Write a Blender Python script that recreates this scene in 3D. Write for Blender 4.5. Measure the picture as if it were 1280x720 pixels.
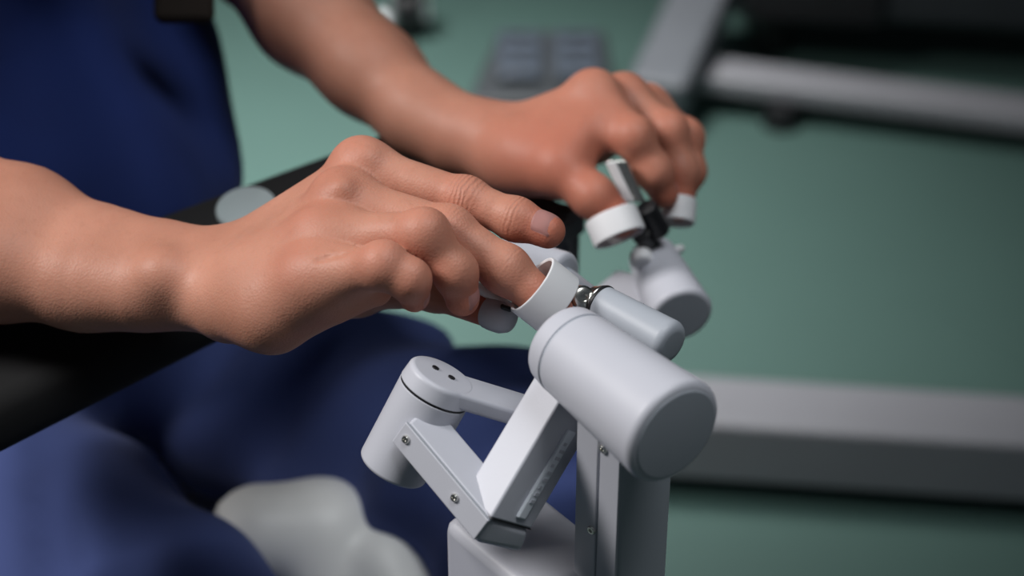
import bpy, bmesh, math, random
import numpy as np
from mathutils import Vector, Matrix

random.seed(3)
for o in list(bpy.data.objects):
    bpy.data.objects.remove(o, do_unlink=True)
scene = bpy.context.scene
COL = scene.collection

# ------------------------------------------------------------------ camera
TH, PI_ = math.radians(40), math.radians(33)
LENS = 65.0
FPX = 1280 * LENS / 36.0
D0 = 0.80
TGT = Vector((0, 0, 0.78))
CF = Vector((-math.sin(TH) * math.cos(PI_), math.cos(TH) * math.cos(PI_), -math.sin(PI_)))
CR = Vector((math.cos(TH), math.sin(TH), 0))
CU = CR.cross(CF)
CAMLOC = TGT - CF * D0
cam_d = bpy.data.cameras.new('camera')
cam = bpy.data.objects.new('camera', cam_d)
COL.objects.link(cam)
M = Matrix((CR, CU, -CF)).transposed().to_4x4()
M.translation = CAMLOC
cam.matrix_world = M
cam_d.lens = LENS
cam_d.sensor_width = 36
cam_d.clip_start = 0.01
cam_d.dof.use_dof = True
cam_d.dof.focus_distance = 0.785
cam_d.dof.aperture_fstop = 5.0
cam_d.dof.aperture_blades = 0
scene.camera = cam

# ------------------------------------------------------------------ world, lamps, exposure
w = bpy.data.worlds.new('world')
scene.world = w
w.use_nodes = True
bg = w.node_tree.nodes['Background']
bg.inputs[0].default_value = (0.62, 0.72, 0.80, 1)
bg.inputs[1].default_value = 0.07
scene.view_settings.view_transform = 'Standard'
scene.view_settings.look = 'None'
scene.view_settings.gamma = 1.0
scene.view_settings.use_curve_mapping = False
scene.view_settings.exposure = 0.0


def area(name, loc, target, sx, sy, power, col=(1, 1, 1), spread=180):
    l = bpy.data.lights.new(name, 'AREA')
    l.shape = 'RECTANGLE'
    l.size, l.size_y = sx, sy
    l.energy = power
    l.color = col
    l.spread = math.radians(spread)
    o = bpy.data.objects.new(name, l)
    COL.objects.link(o)
    o.location = loc
    o.rotation_euler = (Vector(target) - Vector(loc)).to_track_quat('-Z', 'Y').to_euler()
    return o


# soft window-like key high on the camera's left, an overhead fill and a floor pool, both added
area('key_lamp', (-1.15, -1.05, 2.25), (-0.08, 0.0, 0.78), 0.6, 0.6, 9.5, (1.0, 0.97, 0.95), 90)
area('overhead_fill', (0.40, 0.10, 2.35), (-0.05, 0.08, 0.65), 0.7, 0.7, 2.2, (0.95, 0.98, 1.0), 70)  # added to brighten the thighs and stool seat
area('floor_pool', (-1.25, 0.75, 2.6), (-1.15, 0.80, 0.0), 0.7, 0.7, 13, (1.0, 1.0, 0.98), 48)  # added pool at the left, so the floor darkens towards the right


def P(px, py, d):
    return CAMLOC + CR * ((px - 640) / FPX * d) + CU * ((360 - py) / FPX * d) + CF * d


def at_z(px, py, z):
    r = CR * ((px - 640) / FPX) + CU * ((360 - py) / FPX) + CF
    return CAMLOC + r * ((z - CAMLOC.z) / r.z)


def cdir(x, y, t):
    """direction given as screen right, screen up, toward camera"""
    return (CR * x + CU * y - CF * t).normalized()


# ------------------------------------------------------------------ materials
def mat(name, col, rough=0.5, metal=0.0, var=0.06, vscale=30, bump=0.0, bscale=400, coat=0.0, sss=0.0, sheen=0.0, ior=1.45):
    m = bpy.data.materials.new(name)
    m.use_nodes = True
    nt = m.node_tree
    b = nt.nodes['Principled BSDF']
    b.inputs['Roughness'].default_value = rough
    b.inputs['Metallic'].default_value = metal
    b.inputs['IOR'].default_value = ior
    b.inputs['Coat Weight'].default_value = coat
    b.inputs['Sheen Weight'].default_value = sheen
    if sss:
        b.inputs['Subsurface Weight'].default_value = sss
        b.inputs['Subsurface Radius'].default_value = (1.0, 0.35, 0.2)
        b.inputs['Subsurface Scale'].default_value = 0.004
    tc = nt.nodes.new('ShaderNodeTexCoord')
    nz = nt.nodes.new('ShaderNodeTexNoise')
    nz.inputs['Scale'].default_value = vscale
    nz.inputs['Detail'].default_value = 4
    nt.links.new(tc.outputs['Object'], nz.inputs['Vector'])
    rp = nt.nodes.new('ShaderNodeValToRGB')
    rp.color_ramp.elements[0].position = 0.3
    rp.color_ramp.elements[1].position = 0.7
    c = np.array(col)
    rp.color_ramp.elements[0].color = tuple(c * (1 - var)) + (1,)
    rp.color_ramp.elements[1].color = tuple(np.minimum(c * (1 + var), 1)) + (1,)
    nt.links.new(nz.outputs['Fac'], rp.inputs['Fac'])
    nt.links.new(rp.outputs['Color'], b.inputs['Base Color'])
    if bump:
        n2 = nt.nodes.new('ShaderNodeTexNoise')
        n2.inputs['Scale'].default_value = bscale
        n2.inputs['Detail'].default_value = 3
        nt.links.new(tc.outputs['Object'], n2.inputs['Vector'])
        bp = nt.nodes.new('ShaderNodeBump')
        bp.inputs['Strength'].default_value = bump
        bp.inputs['Distance'].default_value = 0.001
        nt.links.new(n2.outputs['Fac'], bp.inputs['Height'])
        nt.links.new(bp.outputs['Normal'], b.inputs['Normal'])
    return m


MT = {}
MT['shell'] = mat('pale_grey_plastic', (0.55, 0.56, 0.62), 0.42, var=0.015, bump=0.05, bscale=1500)
MT['shell_dark'] = mat('cool_grey_plastic', (0.40, 0.43, 0.48), 0.45, var=0.02, bump=0.05, bscale=1500)
MT['white'] = mat('white_strap_plastic', (0.80, 0.80, 0.82), 0.5, var=0.015)
MT['grey_cap'] = mat('light_grey_rubber', (0.50, 0.50, 0.54), 0.6)
MT['black'] = mat('black_plastic', (0.012, 0.012, 0.014), 0.4)
MT['pad'] = mat('black_padding', (0.0025, 0.0025, 0.003), 0.9, bump=0.1, bscale=900)
MT['chrome'] = mat('brushed_steel', (0.75, 0.74, 0.70), 0.25, 1.0)
MT['strip'] = mat('translucent_grey_strip', (0.80, 0.84, 0.90), 0.35)
MT['frame'] = mat('grey_painted_metal', (0.26, 0.26, 0.285), 0.45, var=0.04, vscale=6)
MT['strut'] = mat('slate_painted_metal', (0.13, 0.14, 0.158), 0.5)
MT['frame_dark'] = mat('dark_grey_metal', (0.035, 0.040, 0.046), 0.5)
MT['floor'] = mat('teal_vinyl_floor', (0.066, 0.122, 0.108), 0.5, var=0.05, vscale=2.5)
MT['wall'] = mat('pale_wall_paint', (0.45, 0.5, 0.5), 0.8)
MT['top'] = mat('darkened_scrub_cloth', (0.006, 0.021, 0.125), 0.9, var=0.12, vscale=14, bump=0.2, bscale=1200, sheen=0.05)  # same cloth as the trousers, dim corner shade put into its colour
MT['trouser'] = mat('blue_scrub_cloth', (0.062, 0.092, 0.270), 0.9, var=0.08, vscale=9, bump=0.2, bscale=1200, sheen=0.05)
MT['vinyl'] = mat('white_vinyl', (0.88, 0.88, 0.86), 0.45, var=0.03)
MT['nail'] = mat('fingernail', (0.68, 0.36, 0.33), 0.6, var=0.05, vscale=120, sss=0.1)
MT['screen'] = mat('pale_touch_panel', (0.30, 0.35, 0.36), 0.3, var=0.03)
MT['brown'] = mat('dark_brown_leather', (0.016, 0.011, 0.008), 0.95)
MT['hair'] = mat('black_hair', (0.012, 0.010, 0.009), 0.5, bump=0.4, bscale=300)
MT['led'] = mat('slate_plastic', (0.07, 0.085, 0.11), 0.22)


def skin_material():
    m = bpy.data.materials.new('skin')
    m.use_nodes = True
    nt = m.node_tree
    L = nt.links
    b = nt.nodes['Principled BSDF']
    b.inputs['Roughness'].default_value = 0.50
    b.inputs['Specular IOR Level'].default_value = 0.32
    b.inputs['Subsurface Weight'].default_value = 0.15
    b.inputs['Subsurface Radius'].default_value = (1.0, 0.30, 0.16)
    b.inputs['Subsurface Scale'].default_value = 0.0045
    tc = nt.nodes.new('ShaderNodeTexCoord')

    def noise(sc, det=4):
        n = nt.nodes.new('ShaderNodeTexNoise')
        n.inputs['Scale'].default_value = sc
        n.inputs['Detail'].default_value = det
        L.new(tc.outputs['Object'], n.inputs['Vector'])
        return n

    def mix(a, bcol, fac):
        x = nt.nodes.new('ShaderNodeMix')
        x.data_type = 'RGBA'
        L.new(fac, x.inputs[0])
        for s, v in ((6, a), (7, bcol)):
            if isinstance(v, tuple):
                x.inputs[s].default_value = v
            else:
                L.new(v, x.inputs[s])
        return x.outputs[2]

    n1 = noise(22)
    rp = nt.nodes.new('ShaderNodeValToRGB')
    rp.color_ramp.elements[0].position = 0.3
    rp.color_ramp.elements[1].position = 0.7
    rp.color_ramp.elements[0].color = (0.46, 0.205, 0.137, 1)
    rp.color_ramp.elements[1].color = (0.57, 0.270, 0.188, 1)
    L.new(n1.outputs['Fac'], rp.inputs['Fac'])
    at = nt.nodes.new('ShaderNodeAttribute')
    at.attribute_name = 'redness'
    c = mix(rp.outputs['Color'], (0.50, 0.130, 0.080, 1), at.outputs['Fac'])
    n2 = noise(260, 6)
    r2 = nt.nodes.new('ShaderNodeMapRange')
    r2.inputs[1].default_value = 0.55
    r2.inputs[2].default_value = 0.8
    r2.inputs[4].default_value = 0.35
    L.new(n2.outputs['Fac'], r2.inputs[0])
    c = mix(c, (0.40, 0.17, 0.11, 1), r2.outputs[0])
    L.new(c, b.inputs['Base Color'])
    # relief: fine pores + finger-joint creases
    wa = nt.nodes.new('ShaderNodeAttribute')
    wa.attribute_name = 'crease'
    ws = nt.nodes.new('ShaderNodeAttribute')
    ws.attribute_name = 'along'
    nd = noise(160, 3)
    ma = nt.nodes.new('ShaderNodeMath')
    ma.operation = 'MULTIPLY_ADD'
    L.new(nd.outputs['Fac'], ma.inputs[0])
    ma.inputs[1].default_value = 11.0
    L.new(ws.outputs['Fac'], ma.inputs[2])
    sn = nt.nodes.new('ShaderNodeMath')
    sn.operation = 'SINE'
    L.new(ma.outputs[0], sn.inputs[0])
    mu = nt.nodes.new('ShaderNodeMath')
    mu.operation = 'MULTIPLY'
    L.new(sn.outputs[0], mu.inputs[0])
    L.new(wa.outputs['Fac'], mu.inputs[1])
    vo = nt.nodes.new('ShaderNodeTexVoronoi')
    vo.inputs['Scale'].default_value = 900
    L.new(tc.outputs['Object'], vo.inputs['Vector'])
    m3 = nt.nodes.new('ShaderNodeMath')
    m3.operation = 'MULTIPLY_ADD'
    L.new(vo.outputs['Distance'], m3.inputs[0])
    m3.inputs[1].default_value = 0.30
    L.new(mu.outputs[0], m3.inputs[2])
    n5 = noise(70, 4)
    m4 = nt.nodes.new('ShaderNodeMath')
    m4.operation = 'MULTIPLY_ADD'
    L.new(n5.outputs['Fac'], m4.inputs[0])
    m4.inputs[1].default_value = 0.6
    L.new(m3.outputs[0], m4.inputs[2])
    bp = nt.nodes.new('ShaderNodeBump')
    bp.inputs['Strength'].default_value = 0.55
    bp.inputs['Distance'].default_value = 0.0006
    L.new(m4.outputs[0], bp.inputs['Height'])
    L.new(bp.outputs['Normal'], b.inputs['Normal'])
    return m


MT['skin'] = skin_material()


# ------------------------------------------------------------------ object helpers
def link(name, me, material=None, parent=None, smooth=True, wn=False):
    o = bpy.data.objects.new(name, me)
    COL.objects.link(o)
    if material:
        me.materials.append(MT[material])
    if smooth:
        me.shade_smooth()
        if wn:
            me.set_sharp_from_angle(angle=math.radians(50))
            md = o.modifiers.new('wn', 'WEIGHTED_NORMAL')
            md.keep_sharp = True
    if parent is not None:
        o.parent = parent
        o.matrix_parent_inverse = parent.matrix_world.inverted()
    return o


def tag(o, label, cat, group=None, kind=None):
    o['label'] = label
    o['category'] = cat
    if group:
        o['group'] = group
    if kind:
        o['kind'] = kind
    return o


def thing(name, loc, label, cat, group=None):
    o = bpy.data.objects.new(name, None)
    o.empty_display_size = 0.02
    o.location = loc
    o.matrix_world = Matrix.Translation(Vector(loc))
    COL.objects.link(o)
    return tag(o, label, cat, group)


def from_bm(bm, name):
    me = bpy.data.meshes.new(name)
    bmesh.ops.recalc_face_normals(bm, faces=bm.faces[:])
    bm.to_mesh(me)
    bm.free()
    return me


def hexa(name, pts, bev, material, parent, seg=3):
    """8 points: bottom ring 0-3, top ring 4-7"""
    bm = bmesh.new()
    v = [bm.verts.new(p) for p in pts]
    for f in ((0, 1, 2, 3), (4, 5, 6, 7), (0, 1, 5, 4), (1, 2, 6, 5), (2, 3, 7, 6), (3, 0, 4, 7)):
        bm.faces.new([v[i] for i in f])
    bmesh.ops.recalc_face_normals(bm, faces=bm.faces[:])
    if bev:
        bmesh.ops.bevel(bm, geom=bm.edges[:], offset=bev, segments=seg, affect='EDGES', profile=0.5, clamp_overlap=True)
    return link(name, from_bm(bm, name), material, parent, wn=True)


def para(name, o, v1, v2, v3, bev, material, parent, seg=3):
    o, v1, v2, v3 = map(Vector, (o, v1, v2, v3))
    return hexa(name, [o, o + v1, o + v1 + v2, o + v2, o + v3, o + v1 + v3, o + v1 + v2 + v3, o + v2 + v3], bev, material, parent, seg)


def frame_of(ax, hint=None):
    ax = Vector(ax).normalized()
    h = Vector(hint) if hint is not None else (Vector((0, 0, 1)) if abs(ax.z) < 0.9 else Vector((1, 0, 0)))
    u = (h - ax * h.dot(ax)).normalized()
    return ax, u, ax.cross(u)


def lathe(name, a, axis, prof, material, parent, seg=40, hint=None, su=1.0, sv=1.0, arc=None):
    """prof: closed or open list of (radius, distance along axis)"""
    ax, u, v = frame_of(axis, hint)
    a = Vector(a)
    bm = bmesh.new()
    rings = []
    for r, t in prof:
        if r < 1e-6:
            rings.append([bm.verts.new(a + ax * t)])
        else:
            rings.append([bm.verts.new(a + ax * t + u * (su * r * math.cos(2 * math.pi * i / seg)) + v * (sv * r * math.sin(2 * math.pi * i / seg))) for i in range(seg)])
    for p, q in zip(rings, rings[1:]):
        for i in range(seg):
            j = (i + 1) % seg
            if len(p) == 1 and len(q) == 1:
                continue
            if len(p) == 1:
                bm.faces.new((p[0], q[i], q[j]))
            elif len(q) == 1:
                bm.faces.new((p[i], p[j], q[0]))
            else:
                bm.faces.new((p[i], p[j], q[j], q[i]))
    return link(name, from_bm(bm, name), material, parent, wn=True)


def cyl(name, a, b, ra, rb, bev, material, parent, seg=48, bev_b=None):
    a, b = Vector(a), Vector(b)
    L = (b - a).length
    bb = bev if bev_b is None else bev_b
    prof = [(0, 0)]
    for i in range(6):
        t = i / 5 * math.pi / 2
        prof.append((ra - bev + bev * math.sin(t), bev - bev * math.cos(t)))
    for i in range(6):
        t = i / 5 * math.pi / 2
        prof.append((rb - bb + bb * math.cos(t), L - bb + bb * math.sin(t)))
    prof.append((0, L))
    return lathe(name, a, b - a, prof, material, parent, seg)


def band(name, c, axis, r_out, th, length, material, parent, hint=None, su=1.0, sv=1.0, seg=48):
    ri = r_out - th
    h = length / 2
    e = th * 0.4
    prof = [(ri, -h + e), (ri + e, -h), (r_out - e, -h), (r_out, -h + e), (r_out, h - e), (r_out - e, h), (ri + e, h), (ri, h - e), (ri, -h + e)]
    return lathe(name, c, axis, prof, material, parent, seg, hint, su, sv)


def screw(p, n, r, parent, name='screw'):
    o = lathe(name, Vector(p) - Vector(n) * 0.001, n, [(r, 0), (r, 0.0014), (r * 0.8, 0.002), (r * 0.45, 0.002), (r * 0.4, 0.0012), (0, 0.0012)], 'chrome', parent, 20)
    return o


def tube(name, pts, rad, material, parent, seg=12):
    bm = bmesh.new()
    pts = [Vector(p) for p in pts]
    rings = []
    for i, p in enumerate(pts):
        d = pts[min(i + 1, len(pts) - 1)] - pts[max(i - 1, 0)]
        ax, u, v = frame_of(d, (0.3, 0.2, 0.9))
        rings.append([bm.verts.new(p + (u * math.cos(2 * math.pi * k / seg) + v * math.sin(2 * math.pi * k / seg)) * rad) for k in range(seg)])
    for a, b in zip(rings, rings[1:]):
        for k in range(seg):
            bm.faces.new((a[k], a[(k + 1) % seg], b[(k + 1) % seg], b[k]))
    bm.faces.new(rings[0])
    bm.faces.new(rings[-1])
    return link(name, from_bm(bm, name), material, parent, wn=True)


# ------------------------------------------------------------------ implicit surfaces (bodies, cloth)
def smin(a, b, k):
    h = np.maximum(k - np.abs(a - b), 0) / k
    return np.minimum(a, b) - h * h * k * 0.25


def smax(a, b, k):
    return -smin(-a, -b, k)


def A(v):
    return np.array(v, dtype=np.float64)


def cap(p, a, b, ra, rb):
    a, b = A(a), A(b)
    ab = b - a
    t = np.clip(((p - a) @ ab) / (ab @ ab), 0, 1)
    return np.linalg.norm(p - a - t[:, None] * ab, axis=1) - (ra + (rb - ra) * t)


def sph(p, c, r):
    return np.linalg.norm(p - A(c), axis=1) - r


def ell(p, c, axes, rad):
    q = (p - A(c)) @ np.array([A(x) for x in axes]).T
    rad = np.array(rad)
    k0 = np.linalg.norm(q / rad, axis=1)
    k1 = np.linalg.norm(q / (rad * rad), axis=1) + 1e-9
    return k0 * (k0 - 1) / k1


def surface(f, lo, hi, h, newton=2):
    lo, hi = A(lo), A(hi)
    B = 8
    nb = np.ceil((hi - lo) / (h * B)).astype(int) + 1
    n = nb * B
    bi = np.stack(np.meshgrid(*[np.arange(k) for k in nb], indexing='ij'), -1).reshape(-1, 3)
    cen = lo + (bi * B + (B - 1) / 2) * h
    fc = f(cen)
    keep = np.abs(fc) < 1.25 * (math.sqrt(3) * B * h / 2) + 0.002
    vals = np.where(fc < 0, -1.0, 1.0).reshape(nb)
    vals = np.repeat(np.repeat(np.repeat(vals, B, 0), B, 1), B, 2).astype(np.float32)
    loc = np.stack(np.meshgrid(*[np.arange(B)] * 3, indexing='ij'), -1).reshape(-1, 3)
    kb = bi[keep]
    for s in range(0, len(kb), 400):
        idx = (kb[s:s + 400][:, None, :] * B + loc[None]).reshape(-1, 3)
        vals[idx[:, 0], idx[:, 1], idx[:, 2]] = f(lo + idx * h)
    ins = vals < 0
    cnt = np.zeros(tuple(n - 1), dtype=np.int8)
    for dx in (0, 1):
        for dy in (0, 1):
            for dz in (0, 1):
                cnt += ins[dx:n[0] - 1 + dx, dy:n[1] - 1 + dy, dz:n[2] - 1 + dz]
    act = np.argwhere((cnt > 0) & (cnt < 8))
    imap = -np.ones(tuple(n - 1), dtype=np.int64)
    imap[act[:, 0], act[:, 1], act[:, 2]] = np.arange(len(act))
    acc = np.zeros((len(act), 3))
    num = np.zeros(len(act))
    for ax in range(3):
        o1, o2 = [k for k in range(3) if k != ax]
        for i in (0, 1):
            for j in (0, 1):
                off = np.zeros(3, int)
                off[o1], off[o2] = i, j
                p0 = act + off
                e = np.zeros(3, int)
                e[ax] = 1
                p1 = p0 + e
                v0 = vals[p0[:, 0], p0[:, 1], p0[:, 2]].astype(float)
                v1 = vals[p1[:, 0], p1[:, 1], p1[:, 2]].astype(float)
                cr = (v0 < 0) != (v1 < 0)
                t = np.where(cr, v0 / np.where(cr, v0 - v1, 1), 0)
                acc += np.where(cr[:, None], p0 + t[:, None] * e, 0)
                num += cr
    pos = lo + acc / num[:, None] * h
    for _ in range(newton):
        d = f(pos)
        g = np.stack([(f(pos + e) - f(pos - e)) / 4e-4 for e in np.eye(3) * 2e-4], 1)
        g2 = np.maximum((g * g).sum(1), 0.2)
        step = -(d / g2)[:, None] * g
        ln = np.linalg.norm(step, axis=1, keepdims=True)
        pos += step * np.minimum(1, 0.6 * h / np.maximum(ln, 1e-9))
    faces = []
    for ax in range(3):
        o1, o2 = [k for k in range(3) if k != ax]
        sl0 = [slice(1, n[k] - 1) for k in range(3)]
        sl1 = list(sl0)
        sl0[ax] = slice(0, n[ax] - 1)
        sl1[ax] = slice(1, n[ax])
        a0, a1 = ins[tuple(sl0)], ins[tuple(sl1)]
        ed = np.argwhere(a0 != a1)
        st = np.array([1, 1, 1])
        st[ax] = 0
        ed = ed + st
        flip = ins[ed[:, 0], ed[:, 1], ed[:, 2]]
        q = []
        for i, j in ((0, 0), (1, 0), (1, 1), (0, 1)):
            off = np.zeros(3, int)
            off[o1], off[o2] = -i, -j
            c = ed + off
            q.append(imap[c[:, 0], c[:, 1], c[:, 2]])
        q = np.stack(q, 1)
        if ax == 1:
            flip = ~flip
        q[~flip] = q[~flip][:, ::-1]
        faces.append(q)
    faces = np.concatenate(faces)
    faces = faces[(faces >= 0).all(1)]
    return pos, faces


def mesh_of(name, pos, faces):
    me = bpy.data.meshes.new(name)
    me.vertices.add(len(pos))
    me.vertices.foreach_set('co', np.ascontiguousarray(pos, dtype=np.float32).ravel())
    me.loops.add(faces.size)
    me.loops.foreach_set('vertex_index', faces.astype(np.int32).ravel())
    me.polygons.add(len(faces))
    me.polygons.foreach_set('loop_start', np.arange(0, faces.size, 4, dtype=np.int32))
    me.update(calc_edges=True)
    me.validate()
    return me


def attr(me, name, vals):
    a = me.attributes.new(name, 'FLOAT', 'POINT')
    a.data.foreach_set('value', np.ascontiguousarray(vals, dtype=np.float32))


# ------------------------------------------------------------------ setting
def plane(name, x0, x1, y0, y1, z, material):
    bm = bmesh.new()
    bmesh.ops.create_cube(bm, size=1)
    for v in bm.verts:
        v.co = Vector(((x0 + x1) / 2 + v.co.x * (x1 - x0), (y0 + y1) / 2 + v.co.y * (y1 - y0), z - 0.05 + v.co.z * 0.1))
    o = link(name, from_bm(bm, name), material, None, smooth=False)
    o['kind'] = 'structure'
    return o


plane('floor', -4.0, 3.0, -2.5, 4.5, 0.0, 'floor')


def wall(name, x0, x1, y0, y1):
    bm = bmesh.new()
    bmesh.ops.create_cube(bm, size=1)
    for v in bm.verts:
        v.co = Vector(((x0 + x1) / 2 + v.co.x * (x1 - x0), (y0 + y1) / 2 + v.co.y * (y1 - y0), 1.4 + v.co.z * 2.8))
    o = link(name, from_bm(bm, name), 'wall', None, smooth=False)
    o['kind'] = 'structure'


wall('wall_back', -4.1, 3.1, 4.5, 4.6)
wall('wall_left', -4.1, -4.0, -2.5, 4.5)

# ------------------------------------------------------------------ surgeon console base on the floor behind
con = thing('console_base', at_z(1080, 560, 0), 'grey metal console base with long floor beams and dark body', 'console')


def beam(name, p, q, wd, z0, z1, material, bev=0.008):
    p, q = Vector((p.x, p.y, 0)), Vector((q.x, q.y, 0))
    d = (q - p).normalized()
    s = Vector((-d.y, d.x, 0))
    return para(name, p + Vector((0, 0, z0)), q - p, s * wd, Vector((0, 0, z1 - z0)), bev, material, con)


# near beam: front top edge runs through these pixels
a, b = at_z(560, 508, 0.10), at_z(1500, 570, 0.10)
beam('floor_beam', a, b, 0.085, 0.025, 0.10, 'frame')
a, b = at_z(855, 92, 0.06), at_z(1500, 172, 0.06)
beam('floor_beam', a, b, 0.07, 0.03, 0.06, 'frame')
# sloping strut and body at the top of the picture
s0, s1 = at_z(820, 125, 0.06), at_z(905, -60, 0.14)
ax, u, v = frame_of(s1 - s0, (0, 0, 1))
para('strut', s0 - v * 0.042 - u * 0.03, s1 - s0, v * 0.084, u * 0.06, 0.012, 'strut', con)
a, b = at_z(905, 8, 0.10), at_z(1500, 48, 0.10)
d = (b - a).normalized()
s = Vector((-d.y, d.x, 0))
para('console_body', a + Vector((0, 0, -0.02)) + s * 0.01, b - a, s * 0.30, Vector((0, 0, 0.6)), 0.02, 'frame_dark', con)
a2, b2 = at_z(935, 8, 0.10), at_z(1100, 19, 0.10)
para('vent_panel', a2 + Vector((0, 0, -0.015)) - s * 0.012, b2 - a2, s * 0.03, Vector((0, 0, 0.3)), 0.004, 'black', con)
for px in (935, 1450):
    g = at_z(px + 30, 60, 0.0)
    cyl('levelling_foot', (g.x, g.y, 0), (g.x, g.y, 0.09), 0.03, 0.02, 0.003, 'black', con)
for px, py in ((700, 545), (1300, 575), (980, 130), (1350, 170)):
    g = at_z(px, py - 14, 0.05)
    cyl('levelling_foot', (g.x, g.y, 0), (g.x, g.y, 0.035), 0.028, 0.022, 0.003, 'black', con)

# ------------------------------------------------------------------ foot pedal unit
pc = at_z(672, 150, 0.0)
fp = thing('foot_pedal_unit', pc, 'dark grey foot pedal unit on teal floor behind the far hand', 'foot pedal')
px_ax, py_ax = CR.copy(), Vector((-CR.y, CR.x, 0))
base_o = pc - px_ax * 0.10 - py_ax * 0.02
hexa('housing', [base_o, base_o + px_ax * 0.21, base_o + px_ax * 0.20 + py_ax * 0.17, base_o + px_ax * 0.045 + py_ax * 0.17,
                 base_o + Vector((0, 0, 0.04)), base_o + px_ax * 0.21 + Vector((0, 0, 0.04)),
                 base_o + px_ax * 0.20 + py_ax * 0.17 + Vector((0, 0, 0.07)), base_o + px_ax * 0.045 + py_ax * 0.17 + Vector((0, 0, 0.07))], 0.008, 'frame_dark', fp)
for k, off in enumerate((0.045, 0.125)):
    o0 = base_o + px_ax * off + py_ax * 0.035 + Vector((0, 0, 0.052))
    pd = hexa('pedal', [o0, o0 + px_ax * 0.06, o0 + px_ax * 0.06 + py_ax * 0.10 + Vector((0, 0, 0.022)), o0 + py_ax * 0.10 + Vector((0, 0, 0.022)),
                        o0 + Vector((0, 0, 0.012)), o0 + px_ax * 0.06 + Vector((0, 0, 0.012)), o0 + px_ax * 0.06 + py_ax * 0.10 + Vector((0, 0, 0.034)), o0 + py_ax * 0.10 + Vector((0, 0, 0.034))], 0.004, 'led', fp)
    for j in range(3):
        q = o0 + py_ax * (0.02 + 0.03 * j) + px_ax * 0.008 + Vector((0, 0, 0.0115 + 0.22 * (0.02 + 0.03 * j)))
        para('grip_rib', q, px_ax * 0.044, py_ax * 0.008, Vector((0, 0, 0.004)), 0.001, 'black', pd)

# ------------------------------------------------------------------ caster at the top
cw = at_z(512, 48, 0.0)
cst = thing('equipment_caster', cw, 'white equipment caster with black wheel on floor beyond the far forearm', 'caster')
wc = cw + Vector((0, 0, 0.04)) + py_ax * 0.02
lathe('wheel', wc - px_ax * 0.02, px_ax, [(0, 0), (0.025, 0), (0.036, 0.003), (0.04, 0.009), (0.04, 0.031), (0.036, 0.037), (0.025, 0.04), (0, 0.04)], 'black', cst)
for s_ in (-1, 1):
    para('fork', wc + px_ax * (0.027 * s_ - 0.004) - py_ax * 0.02 - Vector((0, 0, 0.01)), px_ax * 0.008, py_ax * 0.04, Vector((0, 0, 0.07)), 0.002, 'white', cst)
para('fork_bridge', wc - px_ax * 0.035 - py_ax * 0.03 + Vector((0, 0, 0.05)), px_ax * 0.07, py_ax * 0.06, Vector((0, 0, 0.02)), 0.004, 'white', cst)
cyl('stem', wc + Vector((0, 0, 0.065)), wc + Vector((0, 0, 0.16)), 0.014, 0.014, 0.002, 'white', cst)
hb = wc - px_ax * 0.045 - py_ax * 0.045
cyl('brake_pedal', (hb.x, hb.y, 0.012), (hb.x, hb.y, 0.05), 0.022, 0.018, 0.006, 'white', cst)

# ------------------------------------------------------------------ armrest
ZA = 0.722
fr0, fr1 = at_z(-150, 582, ZA), at_z(655, 186, ZA)
re0, re1 = at_z(-150, 388, ZA), at_z(500, 150, ZA)
arm = thing('armrest', (fr0.x, (fr0.y + fr1.y) / 2, 0.0), 'black padded armrest bar under both forearms with pale touch panel', 'armrest')
dn = Vector((0, 0, -0.030))
hexa('pad', [fr0 + dn, fr1 + dn, re1 + dn, re0 + dn, fr0, fr1, re1, re0], 0.012, 'pad', arm, 4)
tpc = at_z(308, 261, ZA)
lathe('touch_panel', tpc - Vector((0, 0, 0.003)), (0, 0, 1), [(1, 0), (1, 0.0038), (0.95, 0.005), (0, 0.005)], 'screen', arm, 48, hint=CR, su=0.016, sv=0.021)
q = fr0 * 0.5 + re0 * 0.5 + (fr1 - fr0).normalized() * 0.005
para('support_post', (q.x - 0.02, q.y - 0.0, 0), (0.03, 0, 0), (0, 0.02, 0), (0, 0, ZA - 0.02), 0.004, 'frame_dark', arm)
q = P(708, 282, 1.0)
para('post_bracket', (q.x - 0.050, q.y - 0.012, ZA - 0.028), (0.058, 0, 0), (0, 0.020, 0), (0, 0, 0.014), 0.003, 'frame_dark', arm)
para('support_post', (q.x - 0.006, q.y - 0.006, 0), (0.012, 0, 0), (0, 0.012, 0), (0, 0, ZA - 0.012), 0.003, 'frame_dark', arm)

# ------------------------------------------------------------------ stool
st = thing('stool', (-0.36, 0.04, 0), 'white vinyl stool seat showing between the blue trouser legs', 'stool')
seat_f_o = Vector((-0.36, 0.04, 0.445))


def seat_f(p):
    q = p - A((-0.365, 0.065, 0.378))
    ex = np.abs(q) - A((0.150, 0.140, 0.006))
    d = np.linalg.norm(np.maximum(ex, 0), axis=1) + np.minimum(ex.max(1), 0) - 0.030
    # saddle pommel that rises between the thighs, with a fold down its front
    a_ = cap(p, P(325, 668, 1.09), P(405, 668, 1.10), .030, .032)
    a_ = smin(a_, cap(p, P(405, 668, 1.10), P(440, 780, 1.09), .032, .036), .01)
    b_ = cap(p, P(478, 712, 1.085), P(505, 770, 1.075), .026, .028)
    return smin(d, smin(a_, b_, .006), .03)


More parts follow.
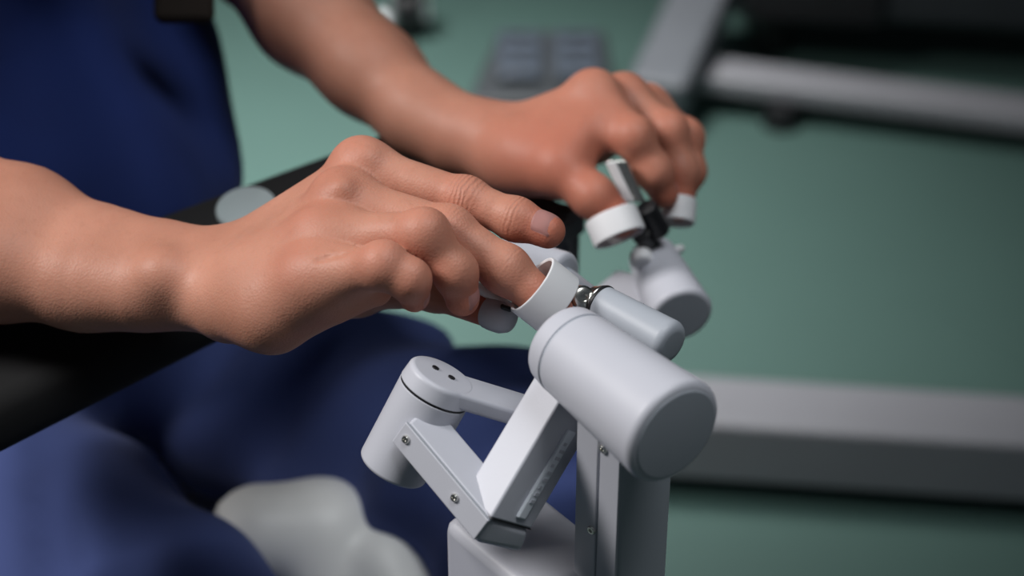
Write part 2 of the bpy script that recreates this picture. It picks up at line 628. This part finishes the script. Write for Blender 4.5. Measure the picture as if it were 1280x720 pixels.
pos, fc = surface(seat_f, (-0.60, -0.16, 0.30), (-0.05, 0.28, 0.56), 0.005)
link('seat', mesh_of('seat', pos, fc), 'vinyl', st)
cyl('gas_column', (-0.36, 0.04, 0.06), (-0.36, 0.04, 0.36), 0.028, 0.025, 0.003, 'chrome', st)
for k in range(5):
    a_ = 2 * math.pi * k / 5 + 0.3
    e = Vector((math.cos(a_), math.sin(a_), 0))
    tube('leg', [Vector((-0.36, 0.04, 0.09)) + e * 0.02, Vector((-0.36, 0.04, 0.06)) + e * 0.25], 0.016, 'black', st)
    w_ = Vector((-0.36, 0.04, 0.027)) + e * 0.25
    lathe('caster', w_ - Vector((-e.y, e.x, 0)) * 0.012, Vector((-e.y, e.x, 0)), [(0, 0), (0.02, 0), (0.026, 0.004), (0.026, 0.02), (0.02, 0.024), (0, 0.024)], 'black', st, 24)

# ------------------------------------------------------------------ person
per = thing('person', (-0.40, 0.04, 0.49), 'seated person in blue scrubs with both hands on the finger controls', 'person')
DR = cdir(-0.60, 0.66, 0.37)          # back of the near hand


def hand_sdf(fing, carp, thumb, palm_pads, arm_st, kax, dors, knk=(1.0, 1.0, 0.85, 0.8)):
    """fing: 4 lists of (MCP,PIP,DIP,TIP) with radii; returns f(p)"""
    def f(p):
        pal = None

        def add(d, k):
            nonlocal pal
            pal = d if pal is None else smin(pal, d, k)
        for (c, r0, r1), fg in zip(carp, fing):
            add(cap(p, c, fg[0][0], r0, r1), 0.010)
        for i in range(3):
            m0, m1 = fing[i][0][0], fing[i + 1][0][0]
            c0, c1 = carp[i][0], carp[i + 1][0]
            add(cap(p, (c0 + c1) / 2 - dors * 0.004, (m0 + m1) / 2 * 0.9 + (c0 + c1) * 0.05 - dors * 0.006, 0.012, 0.0095), 0.010)
        for c, e, r0, r1, k in palm_pads:
            add(cap(p, c, e, r0, r1), k)
        for (c0, r0, o0), (c1, r1, o1) in zip(arm_st, arm_st[1:]):
            add(cap(p, c0 + kax * o0, c1 + kax * o1, r0, r1), 0.016)
            add(cap(p, c0 - kax * o0, c1 - kax * o1, r0, r1), 0.016)
        # knuckle heads
        for fg, kk in zip(fing, knk):
            add(sph(p, fg[0][0] + dors * 0.0025, fg[0][1] * kk), 0.006)
        tot = pal
        for fg in fing + [thumb]:
            fd = None
            for (q0, r0), (q1, r1) in zip(fg, fg[1:]):
                d = cap(p, q0, q1, r0, r1 * 0.97)
                # a little waist between the joints
                fd = d if fd is None else smin(fd, d, 0.005)
            for q, r in fg[1:3]:
                fd = smin(fd, sph(p, q, r * 1.005), 0.004)
            tot = np.minimum(tot, smin(pal, fd, 0.012))
        return tot
    return f


def skin_attrs(me, pos, red_pts, joints):
    red = np.zeros(len(pos))
    for c, s, a_ in red_pts:
        red = np.maximum(red, a_ * np.exp(-((pos - A(c)) ** 2).sum(1) / (s * s)))
    cre = np.zeros(len(pos))
    al = np.zeros(len(pos))
    for c, t, dn_, s, a_ in joints:
        q = pos - A(c)
        x = q @ A(t)
        ww = a_ * np.exp(-(x / s) ** 2) * np.clip((q @ A(dn_)) / 0.006, 0, 1) * (np.linalg.norm(q, axis=1) < 0.016)
        m = ww > cre
        cre[m] = ww[m]
        al[m] = (x * 2900)[m]
    attr(me, 'redness', np.clip(red, 0, 1))
    attr(me, 'crease', cre)
    attr(me, 'along', al)


def nail(base, tip, dors, r, wid, length, parent, over=0.004):
    t = (tip - base).normalized()
    n = (dors - t * dors.dot(t)).normalized()
    s = t.cross(n)
    bm = bmesh.new()
    g = []
    NU, NV = 10, 10
    for j in range(NV + 1):
        v = j / NV
        row = []
        for i in range(NU + 1):
            u = i / NU * 2 - 1
            ph = u * wid
            vv = v
            x = -length + over + vv * length
            # rounded cuticle and rounded free edge
            if v < 0.5:
                x += (1 - math.sqrt(max(0, 1 - (u * 0.9) ** 2))) * 0.0060 * (1 - 2 * v)
            else:
                x -= (1 - math.sqrt(max(0, 1 - (u * 0.95) ** 2))) * 0.0060 * (2 * v - 1)
            lift = 0.0004 if 0 < j < NV and 0 < i < NU else -0.0006
            drop = 0.0035 * max(0, (x + 0.002) / (over + 0.002)) ** 2 if x > -0.002 else 0
            row.append(bm.verts.new(tip + t * x + (n * math.cos(ph) + s * math.sin(ph)) * (r + lift) - n * drop))
        g.append(row)
    for a_, b_ in zip(g, g[1:]):
        for i in range(NU):
            bm.faces.new((a_[i], a_[i + 1], b_[i + 1], b_[i]))
    bmesh.ops.solidify(bm, geom=bm.faces[:], thickness=0.0006)
    return link('fingernail', from_bm(bm, 'fingernail'), 'nail', parent)


# ---- near (right) hand : pinky side toward the camera
K1 = cdir(-0.32, -0.64, 0.70)          # index -> pinky
near_f = [
    [(P(454, 212, .818), .0110), (P(582, 250, .800), .0094), (P(645, 274, .792), .0084), (P(685, 289, .788), .0077)],
    [(P(430, 252, .801), .0112), (P(560, 290, .783), .0106), (P(632, 337, .779), .0096), (P(694, 388, .777), .0079)],
    [(P(404, 300, .788), .0112), (P(530, 293, .764), .0100), (P(569, 340, .766), .0084), (P(578, 374, .772), .0074)],
    [(P(392, 350, .775), .0115), (P(479, 332, .752), .0092), (P(512, 349, .752), .0077), (P(518, 371, .758), .0066)],
]
near_c = [(P(285, 322, .842), .0115, .0104), (P(284, 336, .832), .0122, .0107), (P(282, 352, .821), .0130, .0112), (P(280, 368, .812), .0130, .0116)]
near_t = [(P(345, 366, .850), .0125), (P(450, 356, .846), .0112), (P(545, 360, .818), .0096), (P(625, 395, .797), .0068)]
near_pads = [
    (P(290, 386, .808), P(340, 391, .790), .0145, .0148, .014),      # hypothenar
    (P(340, 391, .790), P(400, 366, .778), .0145, .0115, .014),
    (P(300, 368, .845), P(440, 356, .846), .0150, .0120, .014),      # thenar
    (P(360, 350, .815), P(440, 310, .806), .0130, .0105, .016),      # palm
    (P(330, 365, .800), P(410, 330, .781), .0130, .0105, .016),      # flesh between the last two rays
    (P(330, 345, .806), P(420, 300, .789), .0125, .0100, .016),
    (P(400, 362, .785), P(470, 362, .775), .0110, .0070, .014),      # palm edge under the little finger
]
near_arm = [
    (P(265, 350, .828), .0128, .0076), (P(238, 350, .832), .0128, .0078), (P(185, 344, .836), .0156, .0095),
    (P(120, 336, .845), .0185, .0105), (P(10, 304, .855), .0245, .0140), (P(-110, 276, .865), .0300, .0150), (P(-300, 240, .885), .0320, .0130),
]
fN0 = hand_sdf(near_f, near_c, near_t, near_pads, near_arm, K1, DR)
ulna = P(203, 342, .813)
tend = [(P(300, 300, .832), P(452, 190, .806)), (P(300, 318, .818), P(420, 228, .786)), (P(300, 338, .804), P(394, 285, .768))]


def fN(p):
    d = fN0(p)
    d = smin(d, sph(p, ulna, .0092), .012)
    for a_, b_ in tend[:2]:
        d = smin(d, cap(p, A(a_) - A(DR) * 0.004, A(b_) - A(DR) * 0.004, .0022, .0028), .008)
    for cr in CREASE:
        for a_, b_ in zip(cr, cr[1:]):
            d = smax(d, -cap(p, a_, b_, .0004, .0004), .0022)
    return d


CREASE = []


def on_skin(px, py):
    d = .70
    for _ in range(60):
        d += 0.9 * float(fN(A(P(px, py, d))[None])[0])
    return P(px, py, d)


_c = [[on_skin(*q) for q in ln] for ln in (((398, 325), (410, 321), (424, 318), (440, 313)),)]
CREASE.extend(_c)

allp = [q for fg in near_f + [near_t] for q, r in fg] + [q for q, r, o in near_arm]
lo = np.min([A(q) for q in allp], 0) - 0.05
hi = np.max([A(q) for q in allp], 0) + 0.05
posN, fcN = surface(fN, lo, hi, 0.00125)


def red_list(fing, thumb, sc=1.0):
    out = []
    for fg in fing:
        out.append((fg[0][0] + DR * 0.006, 0.014 * sc, 0.42))
        out.append((fg[1][0], 0.012 * sc, 0.50))
        out.append((fg[3][0], 0.015 * sc, 0.75))
    out.append((thumb[3][0], 0.024, 0.95))
    return out


def finger_frames(fing, dors_list, amp):
    js = []
    for fg, dn_, am in zip(fing, dors_list, amp):
        t1 = (fg[2][0] - fg[0][0]).normalized()
        js.append((fg[1][0], t1, (dn_ - t1 * dn_.dot(t1)).normalized(), 0.0062, am))
        t2 = (fg[3][0] - fg[1][0]).normalized()
        js.append((fg[2][0], t2, (dn_ - t2 * dn_.dot(t2)).normalized(), 0.0022, am * 0.9))
    return js


near_d = [cdir(0.22, 0.45, 0.86), cdir(0.35, 0.75, 0.5), cdir(0.7, 0.5, 0.5), cdir(0.75, 0.55, 0.45)]

# ---- far (left) hand : thumb side toward the camera
K2 = cdir(0.30, -0.10, -0.95)          # index -> pinky
DR2 = cdir(-0.15, 0.95, 0.1)
far_f = [
    [(P(742, 123, .985), .0118), (P(792, 171, .962), .0102), (P(817, 214, .966), .0092), (P(830, 243, .972), .0078)],
    [(P(780, 126, 1.003), .0114), (P(836, 164, .985), .0098), (P(851, 214, .985), .0088), (P(849, 258, .985), .0078)],
    [(P(808, 136, 1.022), .0108), (P(856, 172, 1.008), .0098), (P(861, 214, 1.005), .0086), (P(852, 245, 1.002), .0072)],
    [(P(820, 150, 1.040), .0098), (P(852, 190, 1.030), .0084), (P(850, 222, 1.028), .0076), (P(845, 245, 1.022), .0066)],
]
far_c = [(P(618, 170, 1.000), .0125, .0110), (P(620, 172, 1.012), .0125, .0110), (P(622, 176, 1.025), .0122, .0105), (P(624, 180, 1.037), .0118, .0100)]
far_t = [(P(645, 200, .982), .0160), (P(702, 212, .957), .0132), (P(742, 246, .946), .0106), (P(776, 276, .945), .0090)]
far_pads = [
    (P(622, 196, .992), P(690, 208, .965), .0150, .0120, .014),
    (P(660, 185, .990), P(725, 150, .985), .0120, .0095, .014),
    (P(655, 190, .978), P(722, 180, .964), .0150, .0105, .016),
    (P(700, 165, .980), P(735, 165, .972), .0120, .0090, .016),
    (P(640, 200, 1.03), P(740, 180, 1.025), .0140, .0110, .014),
]
far_arm = [
    (P(612, 176, 1.010), .0165, .0100), (P(580, 172, 1.018), .0170, .0105), (P(530, 146, 1.032), .0190, .0115),
    (P(465, 90, 1.055), .0235, .0120), (P(390, 20, 1.085), .0290, .0110), (P(320, -70, 1.13), .0330, .0100), (P(270, -160, 1.17), .0340, .0080),
]
fF = hand_sdf(far_f, far_c, far_t, far_pads, far_arm, K2, DR2)
allp = [q for fg in far_f + [far_t] for q, r in fg] + [q for q, r, o in far_arm]
lo = np.min([A(q) for q in allp], 0) - 0.05
hi = np.max([A(q) for q in allp], 0) + 0.05
posF, fcF = surface(fF, lo, hi, 0.0020)
far_d = [cdir(0.6, 0.7, -0.1)] * 4

# ---- upper arms, trunk, neck, head (inside the scrubs / above the picture)
elbN, elbF = near_arm[-1][0], far_arm[-1][0]
shN, shF = Vector((-0.49, -0.145, 1.02)), Vector((-0.49, 0.235, 1.02))


def fB(p):
    d = cap(p, elbN, shN, .040, .046)
    d = np.minimum(d, cap(p, elbF, shF, .040, .046))
    t = cap(p, (-0.51, 0.04, 0.60), (-0.50, 0.04, 0.95), .095, .095)
    t = smin(t, cap(p, shN, shF, .048, .048), .08)
    d = smin(d, t, .05)
    d = smin(d, cap(p, (-0.47, 0.04, 1.02), (-0.38, 0.04, 1.14), .055, .05), .03)
    hd = ell(p, (-0.325, 0.045, 1.225), np.eye(3), (.098, .075, .118))
    hd = smin(hd, ell(p, (-0.285, 0.045, 1.165), np.eye(3), (.05, .05, .055)), .03)
    hd = smin(hd, cap(p, (-0.232, 0.045, 1.222), (-0.216, 0.045, 1.190), .007, .012), .012)
    for s_ in (-1, 1):
        hd = smin(hd, ell(p, (-0.33, 0.045 + s_ * 0.077, 1.205), np.eye(3), (.017, .008, .03)), .006)
        hd = smax(hd, -sph(p, (-0.225, 0.045 + s_ * 0.032, 1.228), .014), .012)
    hd = smin(hd, cap(p, (-0.236, 0.03, 1.158), (-0.236, 0.06, 1.158), .006, .006), .006)
    return smin(d, hd, .03)


posB, fcB = surface(fB, (-0.70, -0.27, 0.45), (-0.15, 0.36, 1.38), 0.009)
pos = np.concatenate([posN, posF, posB])
fcs = np.concatenate([fcN, fcF + len(posN), fcB + len(posN) + len(posF)])
me = mesh_of('body', pos, fcs)
skin_attrs(me, pos, red_list(near_f, near_t) + red_list(far_f, far_t, 1.3) + [(P(700, 200, .95), 0.06, 0.55)],
           finger_frames(near_f, near_d, (0.42, 0.10, 0.04, 0.03)) + finger_frames(far_f, far_d, (0.1,) * 4))
body = link('body', me, 'skin', per)
ar = near_f
for fg, dn_ in zip(near_f, near_d):
    nail(fg[2][0], fg[3][0], dn_, fg[3][1] * 0.99, 1.0, 0.0135, per, 0.0055)
for fg, dn_ in zip(far_f, far_d):
    nail(fg[2][0], fg[3][0], dn_, fg[3][1] * 0.99, 0.9, 0.0115, per)
nail(far_t[2][0], far_t[3][0], cdir(0.55, 0.5, 0.65), far_t[3][1] * 0.985, 0.9, 0.013, per)


# ---- hair
def fH(p):
    d = ell(p, (-0.338, 0.045, 1.245), np.eye(3), (.104, .086, .118))
    cut = (p[:, 0] + 0.30) * 0.8 + (1.235 - p[:, 2]) * 0.7
    return smax(d, cut, 0.02)


pos, fc = surface(fH, (-0.48, -0.08, 1.08), (-0.2, 0.18, 1.40), 0.007)
link('hair', mesh_of('hair', pos, fc), 'hair', per)


# ---- scrub top
def folds(p, d1, s1, a1, d2, s2, a2):
    return a1 * np.sin(p @ A(d1) * s1 + 1.5 * np.sin(p @ A(d2) * s2)) + a2 * np.sin(p @ A(d2) * s2 * 2.3 + 1.0)


def fT(p):
    t = smin(ell(p, (-0.508, 0.045, 0.74), np.eye(3), (.128, .175, .17)), ell(p, (-0.505, 0.045, 0.92), np.eye(3), (.120, .185, .17)), .06)
    # hem flares over the lap
    hem = ell(p, (-0.500, 0.050, 0.690), np.eye(3), (.150, .168, .045))
    t = smin(t, hem, .05)
    # front panel hangs forward over the lap
    t = smin(t, ell(p, (-0.450, 0.055, 0.672), np.eye(3), (.168, .098, .085)), .04)
    t = smin(t, cap(p, shN, shF, .062, .062), .05)
    for e, s_ in ((elbN, shN), (elbF, shF)):
        m = e * 0.35 + s_ * 0.65
        t = smin(t, cap(p, m, s_, .064, .062), .03)
    t += folds(p, (0.5, 1.0, 0.15), 70, .0065, (0.6, 0.2, 1.0), 20, .004)
    t = np.maximum(t, 0.665 + 0.012 * np.sin(p[:, 1] * 40) - p[:, 2])
    # neck opening
    t = np.maximum(t, -cap(p, (-0.40, 0.045, 1.09), (-0.28, 0.045, 0.98), .062, .035))
    return t


pos, fc = surface(fT, (-0.72, -0.27, 0.62), (-0.2, 0.36, 1.14), 0.007)
link('scrub_top', mesh_of('scrub_top', pos, fc), 'top', per)


# ---- trousers
hipN, hipF = Vector((-0.47, -0.03, 0.495)), Vector((-0.47, 0.130, 0.490))
kneN, kneF = Vector((0.02, -0.095, 0.500)), Vector((-0.120, 0.145, 0.512))
ankN, ankF = Vector((0.0, -0.10, 0.05)), Vector((-0.18, 0.16, 0.05))


def fP(p):
    d = ell(p, (-0.51, 0.06, 0.53), np.eye(3), (.14, .17, .11))
    a_ = smin(cap(p, hipN, kneN, .078, .070), cap(p, kneN, ankN, .070, .052), .03)
    b_ = smin(cap(p, hipF, kneF, .076, .072), cap(p, kneF, ankF, .068, .052), .03)
    a_ = a_ + folds(p, (1.0, 0.7, 0.3), 75, .004, (0.2, 1.0, 0.6), 30, .003)
    b_ = b_ + folds(p, (1.0, -0.5, -0.5), 85, .0055, (0.3, 1.0, 0.4), 26, .003)
    d = smin(d, smin(a_, b_, .01), .04)
    return np.maximum(d, 0.05 - p[:, 2])


pos, fc = surface(fP, (-0.68, -0.25, 0.03), (0.19, 0.27, 0.75), 0.008)
link('trousers', mesh_of('trousers', pos, fc), 'trouser', per)
bp0 = P(228, -4, 1.03)
hexa('badge_pouch', [bp0 + CR * x * 0.017 + CU * y * 0.014 + CF * z for z in (0.012, 0.0) for x, y in ((-1, -1), (1, -1), (1, 1.6), (-1, 1.6))], 0.0055, 'brown', per)

# ------------------------------------------------------------------ near hand controller
nc = thing('hand_controller', P(640, 900, .80) * 1.0, 'pale grey jointed finger controller in front, its white loop around a finger', 'controller', 'finger controllers of the console')
# big tapered motor housing
cA, cB = P(700, 428, .750), P(845, 543, .700)
axc = (cB - cA).normalized()
Lc = (cB - cA).length
seam = 0.0105
cyl('motor_housing', cA + axc * (seam + 0.0006), cB, .0186, .0222, .0012, 'shell', nc, 64, bev_b=.0035)
cyl('housing_collar', cA, cA + axc * seam, .0178, .0186, .004, 'shell', nc, 64, bev_b=.0006)
cyl('seam_ring', cA + axc * (seam - 0.001), cA + axc * (seam + 0.0016), .0180, .0180, .0002, 'shell_dark', nc, 48)
lathe('end_disc', cB - axc * 0.0005, axc, [(0, 0.0012), (.0185, 0.0012), (.0192, 0.0004), (.0192, -0.001)], 'shell_dark', nc, 64)  # shade on the end face put into its darker grey

# link with a clear joint, behind the housing
bA, bB = P(752, 380, .785), P(828, 424, .765)
axb = (bB - bA).normalized()
ub = (CU - axb * CU.dot(axb)).normalized()
cyl('upper_link', bA, bB + axb * 0.006, .0082, .0098, .0010, 'shell_dark', nc, 40, bev_b=.004)
cyl('link_seal', bA - axb * 0.0008, bA + axb * 0.0006, .0085, .0085, .0002, 'black', nc, 40)
cyl('steel_joint', bA - axb * 0.0065, bA - axb * 0.0006, .0060, .0078, .0015, 'chrome', nc, 32)
jn = P(722, 372, .782)
lathe('pivot_pin', jn + CF * 0.004, -CF + CR * 0.4, [(0, 0), (.0048, 0), (.0052, .001), (.0052, .006), (.0040, .0072), (.0018, .0072), (.0015, .0062), (0, .0062)], 'chrome', nc, 28)
para('fork_arm', P(708, 378, .786), P(731, 362, .784) - P(708, 378, .786), CF * 0.004, P(712, 388, .786) - P(708, 378, .786), .0008, 'chrome', nc)

# white finger loop around the middle finger
lax = (P(676, 371, .770) - P(640, 336, .776)).normalized()
lax = cdir(0.74, -0.58, -0.30)
lc = P(681, 368, .777)
band('finger_loop', lc, lax, .0142, .0016, .0150, 'white', nc, hint=cdir(0.5, 0.8, 0), su=1.0, sv=0.82, seg=56)
# grey thimble on the thumb, rod between them
ta = (near_t[3][0] - near_t[2][0]).normalized()
lathe('thumb_cap', near_t[3][0] - ta * 0.002, ta, [(.0068, -.004), (.0076, -.004), (.0077, 0), (.0073, .004), (.0057, .0075), (.0033, .0088), (0, .0093)], 'grey_cap', nc, 32)
tube('lever_rod', [P(592, 356, .800), P(640, 386, .794)], .0024, 'white', nc)
para('black_pivot', P(626, 379, .788), P(640, 384, .788) - P(626, 379, .788), P(625, 386, .788) - P(626, 379, .788), CF * 0.006, .001, 'black', nc)
# rounded grey body between the two fingers, further back
cyl('wrist_motor', P(628, 322, .868), P(705, 352, .850), .0115, .0135, .003, 'shell', nc, 40)
cyl('wrist_link', P(700, 352, .852), P(760, 400, .80), .008, .008, .003, 'shell_dark', nc, 32)

# chevron link
a2, a3 = P(702, 498, .748), P(613, 648, .735)
a1, a5 = P(670, 466, .760), P(722, 527, .765)
dirA = (a3 - a2)
v1 = a1 - a2
v2 = P(664, 662, .757) - a3
para('link_arm', a2 - dirA * 0.10, v1, v2, dirA * 1.10, .0012, 'shell', nc)
nA = v2.cross(dirA).normalized()
if nA.dot(-CF) < 0:
    nA = -nA
capo = a3 + dirA * 0.002
bk = v1 * 0.85 + CF * 0.004
ct = [capo, capo + v2]
cb = [P(594, 680, .742), P(654, 694, .758)]
hexa('elbow_cap', [ct[0], ct[1], ct[1] + bk, ct[0] + bk, cb[0], cb[1], cb[1] + bk * 0.8, cb[0] + bk * 0.8], .0035, 'shell', nc, 4)
para('seam_line', a3 - dirA * 0.004 - v1 * 0.004 + v2 * 0.03, v1 * 0.3, v2 * 0.97, dirA * 0.007, .0001, 'black', nc)
# raised strip with faint marks on the shaded side
so = a2 + v2 * 0.50 + dirA * 0.20 + nA * 0.0004
sp = para('label_strip', so - nA * 0.001, v2 * 0.19, dirA * 0.74, nA * 0.0020, .0007, 'strip', nc)
for k in range(9):
    q = so + dirA * (0.10 + 0.06 * k) + v2 * 0.05 + nA * 0.0006
    para('strip_mark', q, v2 * (0.09 if k % 3 else 0.05), dirA * 0.026, nA * 0.0009, 0, 'shell', sp)
b2, b3 = P(511, 528, .752), P(612, 648, .736)
dirB = b3 - b2
w1 = P(494, 552, .757) - b2
w2 = P(540, 500, .766) - b2
lb = para('link_arm', b2, w1, w2, dirB * 1.02, .0016, 'shell', nc)
nB = w1.cross(dirB).normalized()
if nB.dot(-CF) < 0:
    nB = -nB
para('side_panel', b2 + nB * -0.0015 + w1 * 0.06 - dirB * 0.02, w1 * 1.02, dirB * 1.03, nB * 0.0022, .0006, 'shell', nc)
para('panel_seam', b2 + w1 * 0.005 + nB * 0.0001 - dirB * 0.01, w1 * 0.05, dirB, nB * 0.0003, 0, 'shell_dark', nc)
for px, py, t in ((510, 540, 0.02), (571, 616, 0.62)):
    q = b2 + w1 * 0.52 + dirB * (0.07 if px == 510 else 0.68) + nB * 0.0008
    screw(q, nB, .0019, nc)

# small upright motor with cap and its link
mT, mB = P(543, 489, .768), P(490, 581, .772)
mAx = cdir(0.48 * .95, 0.87 * .95, 0.30)
mB = mT - mAx * 0.040
cyl('elbow_motor', mB, mT - mAx * 0.0005, .0152, .0156, .002, 'shell', nc, 56, bev_b=.0004)
cyl('motor_seal', mT - mAx * 0.0008, mT + mAx * 0.0008, .0153, .0153, .0002, 'black', nc, 56)
cyl('motor_cap', mT + mAx * 0.0006, mT + mAx * 0.0085, .0157, .0150, .0003, 'shell', nc, 56, bev_b=.0022)
for px, py in ((545, 459), (565, 471)):
    q = P(px, py, .770)
    t = (mT + mAx * 0.0088 - q).dot(mAx)
    q = q + CF * (t / CF.dot(mAx))
    cyl('cap_hole', q - mAx * 0.001, q + mAx * 0.0002, .0016, .0016, .0001, 'black', nc, 16)
e1 = P(548, 474, .772)
e2 = P(668, 530, .800)
dE = e2 - e1
dE = dE - mAx * dE.dot(mAx)
sE = mAx.cross(dE).normalized()
if sE.dot(CF) < 0:
    sE = -sE
para('upper_bar', mT + mAx * 0.0012 - sE * 0.0145, dE, sE * 0.021, mAx * 0.0072, .0018, 'shell', nc)

# post under the big housing
hF = Vector((CF.x, CF.y, 0)).normalized()
E0 = P(779, 575, .735)
h1 = (-CR * 0.74 + hF * 0.67) * 0.0235
h2 = (CR * 0.70 + hF * 0.71) * 0.0320
dz = Vector((0, 0, -(E0.z)))
para('post', E0 + Vector((0, 0, 0.018)), h1, h2, dz - Vector((0, 0, 0.018)), .0016, 'shell_dark', nc)
n1 = h1.cross(dz).normalized()
if n1.dot(-CF) < 0:
    n1 = -n1
para('post_cover', E0 + h1 * 0.04 - n1 * 0.0015 + Vector((0, 0, 0.018)), h1 * 0.44, n1 * 0.0025, Vector((0, 0, -0.30)), .0006, 'shell', nc)
para('post_cover', E0 + h1 * 0.52 - n1 * 0.0015 + Vector((0, 0, 0.022)), h1 * 0.48, n1 * 0.0025, Vector((0, 0, -0.30)), .0006, 'shell', nc)
for px, py in ((755, 562), (744, 675)):
    q = P(px, py, .735)
    t = (E0 + n1 * 0.001 - q).dot(n1)
    q = q + CF * (t / CF.dot(n1))
    screw(q, n1, .0021, nc)

# pedestal housing at the bottom
p0 = P(552, 648, .815)
g1 = P(646, 722, .778) - p0
g1.z = 0
g2 = Vector((-g1.y, g1.x, 0)).normalized() * 0.075
if g2.dot(hF) < 0:
    g2 = -g2
para('pedestal', p0, g1 * 1.25, g2 * 0.62, Vector((0, 0, -p0.z)), .006, 'shell', nc)

# ------------------------------------------------------------------ far hand controller
fcn = thing('hand_controller', P(800, 700, 1.0), 'blurred pale grey finger controller further back, loops on thumb and finger', 'controller', 'finger controllers of the console')
fA, fB_ = P(814, 318, .985), P(852, 396, .945)
fax = (fB_ - fA).normalized()
cyl('motor_housing', fA, fB_, .0130, .0170, .003, 'shell', fcn, 48)
cyl('pivot_ball', P(800, 316, .965), P(803, 330, .960), .0060, .0060, .0025, 'white', fcn, 28)
cyl('pivot_ball', P(842, 308, .985), P(845, 318, .985), .0055, .0055, .0025, 'white', fcn, 28)
para('joint_block', P(806, 302, .980), P(838, 300, .980) - P(806, 302, .980), CF * 0.018, P(810, 322, .975) - P(806, 302, .980), .002, 'shell_dark', fcn)
rax = cdir(0.36, -0.90, 0.22)
band('finger_loop', P(769, 283, .945), rax, .0140, .0018, .0135, 'white', fcn, hint=cdir(1, 0.3, 0), su=1, sv=0.85)
band('finger_loop', P(848, 264, .985), cdir(-0.1, -0.97, 0.2), .0125, .0018, .0130, 'white', fcn, hint=cdir(1, 0, 0), su=0.75, sv=0.95)
cyl('black_hub', P(806, 258, .955), P(826, 292, .965), .0062, .0058, .0015, 'black', fcn, 28)
cyl('black_link', P(800, 292, .958), P(816, 312, .975), .0050, .0050, .001, 'black', fcn, 24)
# steel lever standing up beside the thumb
l0, l1 = P(800, 252, .955), P(776, 200, .950)
dL = l1 - l0
para('steel_lever', l0 - CR * 0.0075, dL, CR * 0.0105, CF * 0.009, .0012, 'chrome', fcn)
para('white_lever_face', l0 - CR * 0.0085 - CF * 0.0008, dL * 0.94, CR * 0.0055, CF * 0.003, .0006, 'white', fcn)
# link and pedestal
q0 = P(742, 352, 1.02)
q1 = P(806, 345, .98)
hexa('link_arm', [P(738, 365, 1.00), P(800, 392, .965), P(812, 345, .985), P(772, 336, 1.01),
                  P(738, 385, 1.02), P(800, 415, .985), P(812, 365, 1.005), P(772, 356, 1.03)], .002, 'shell', fcn)
pb = P(770, 380, 1.01)
para('pedestal', (pb.x - 0.02, pb.y - 0.02, 0), (0.04, 0, 0), (0, 0.04, 0), (0, 0, pb.z), .004, 'shell', fcn)
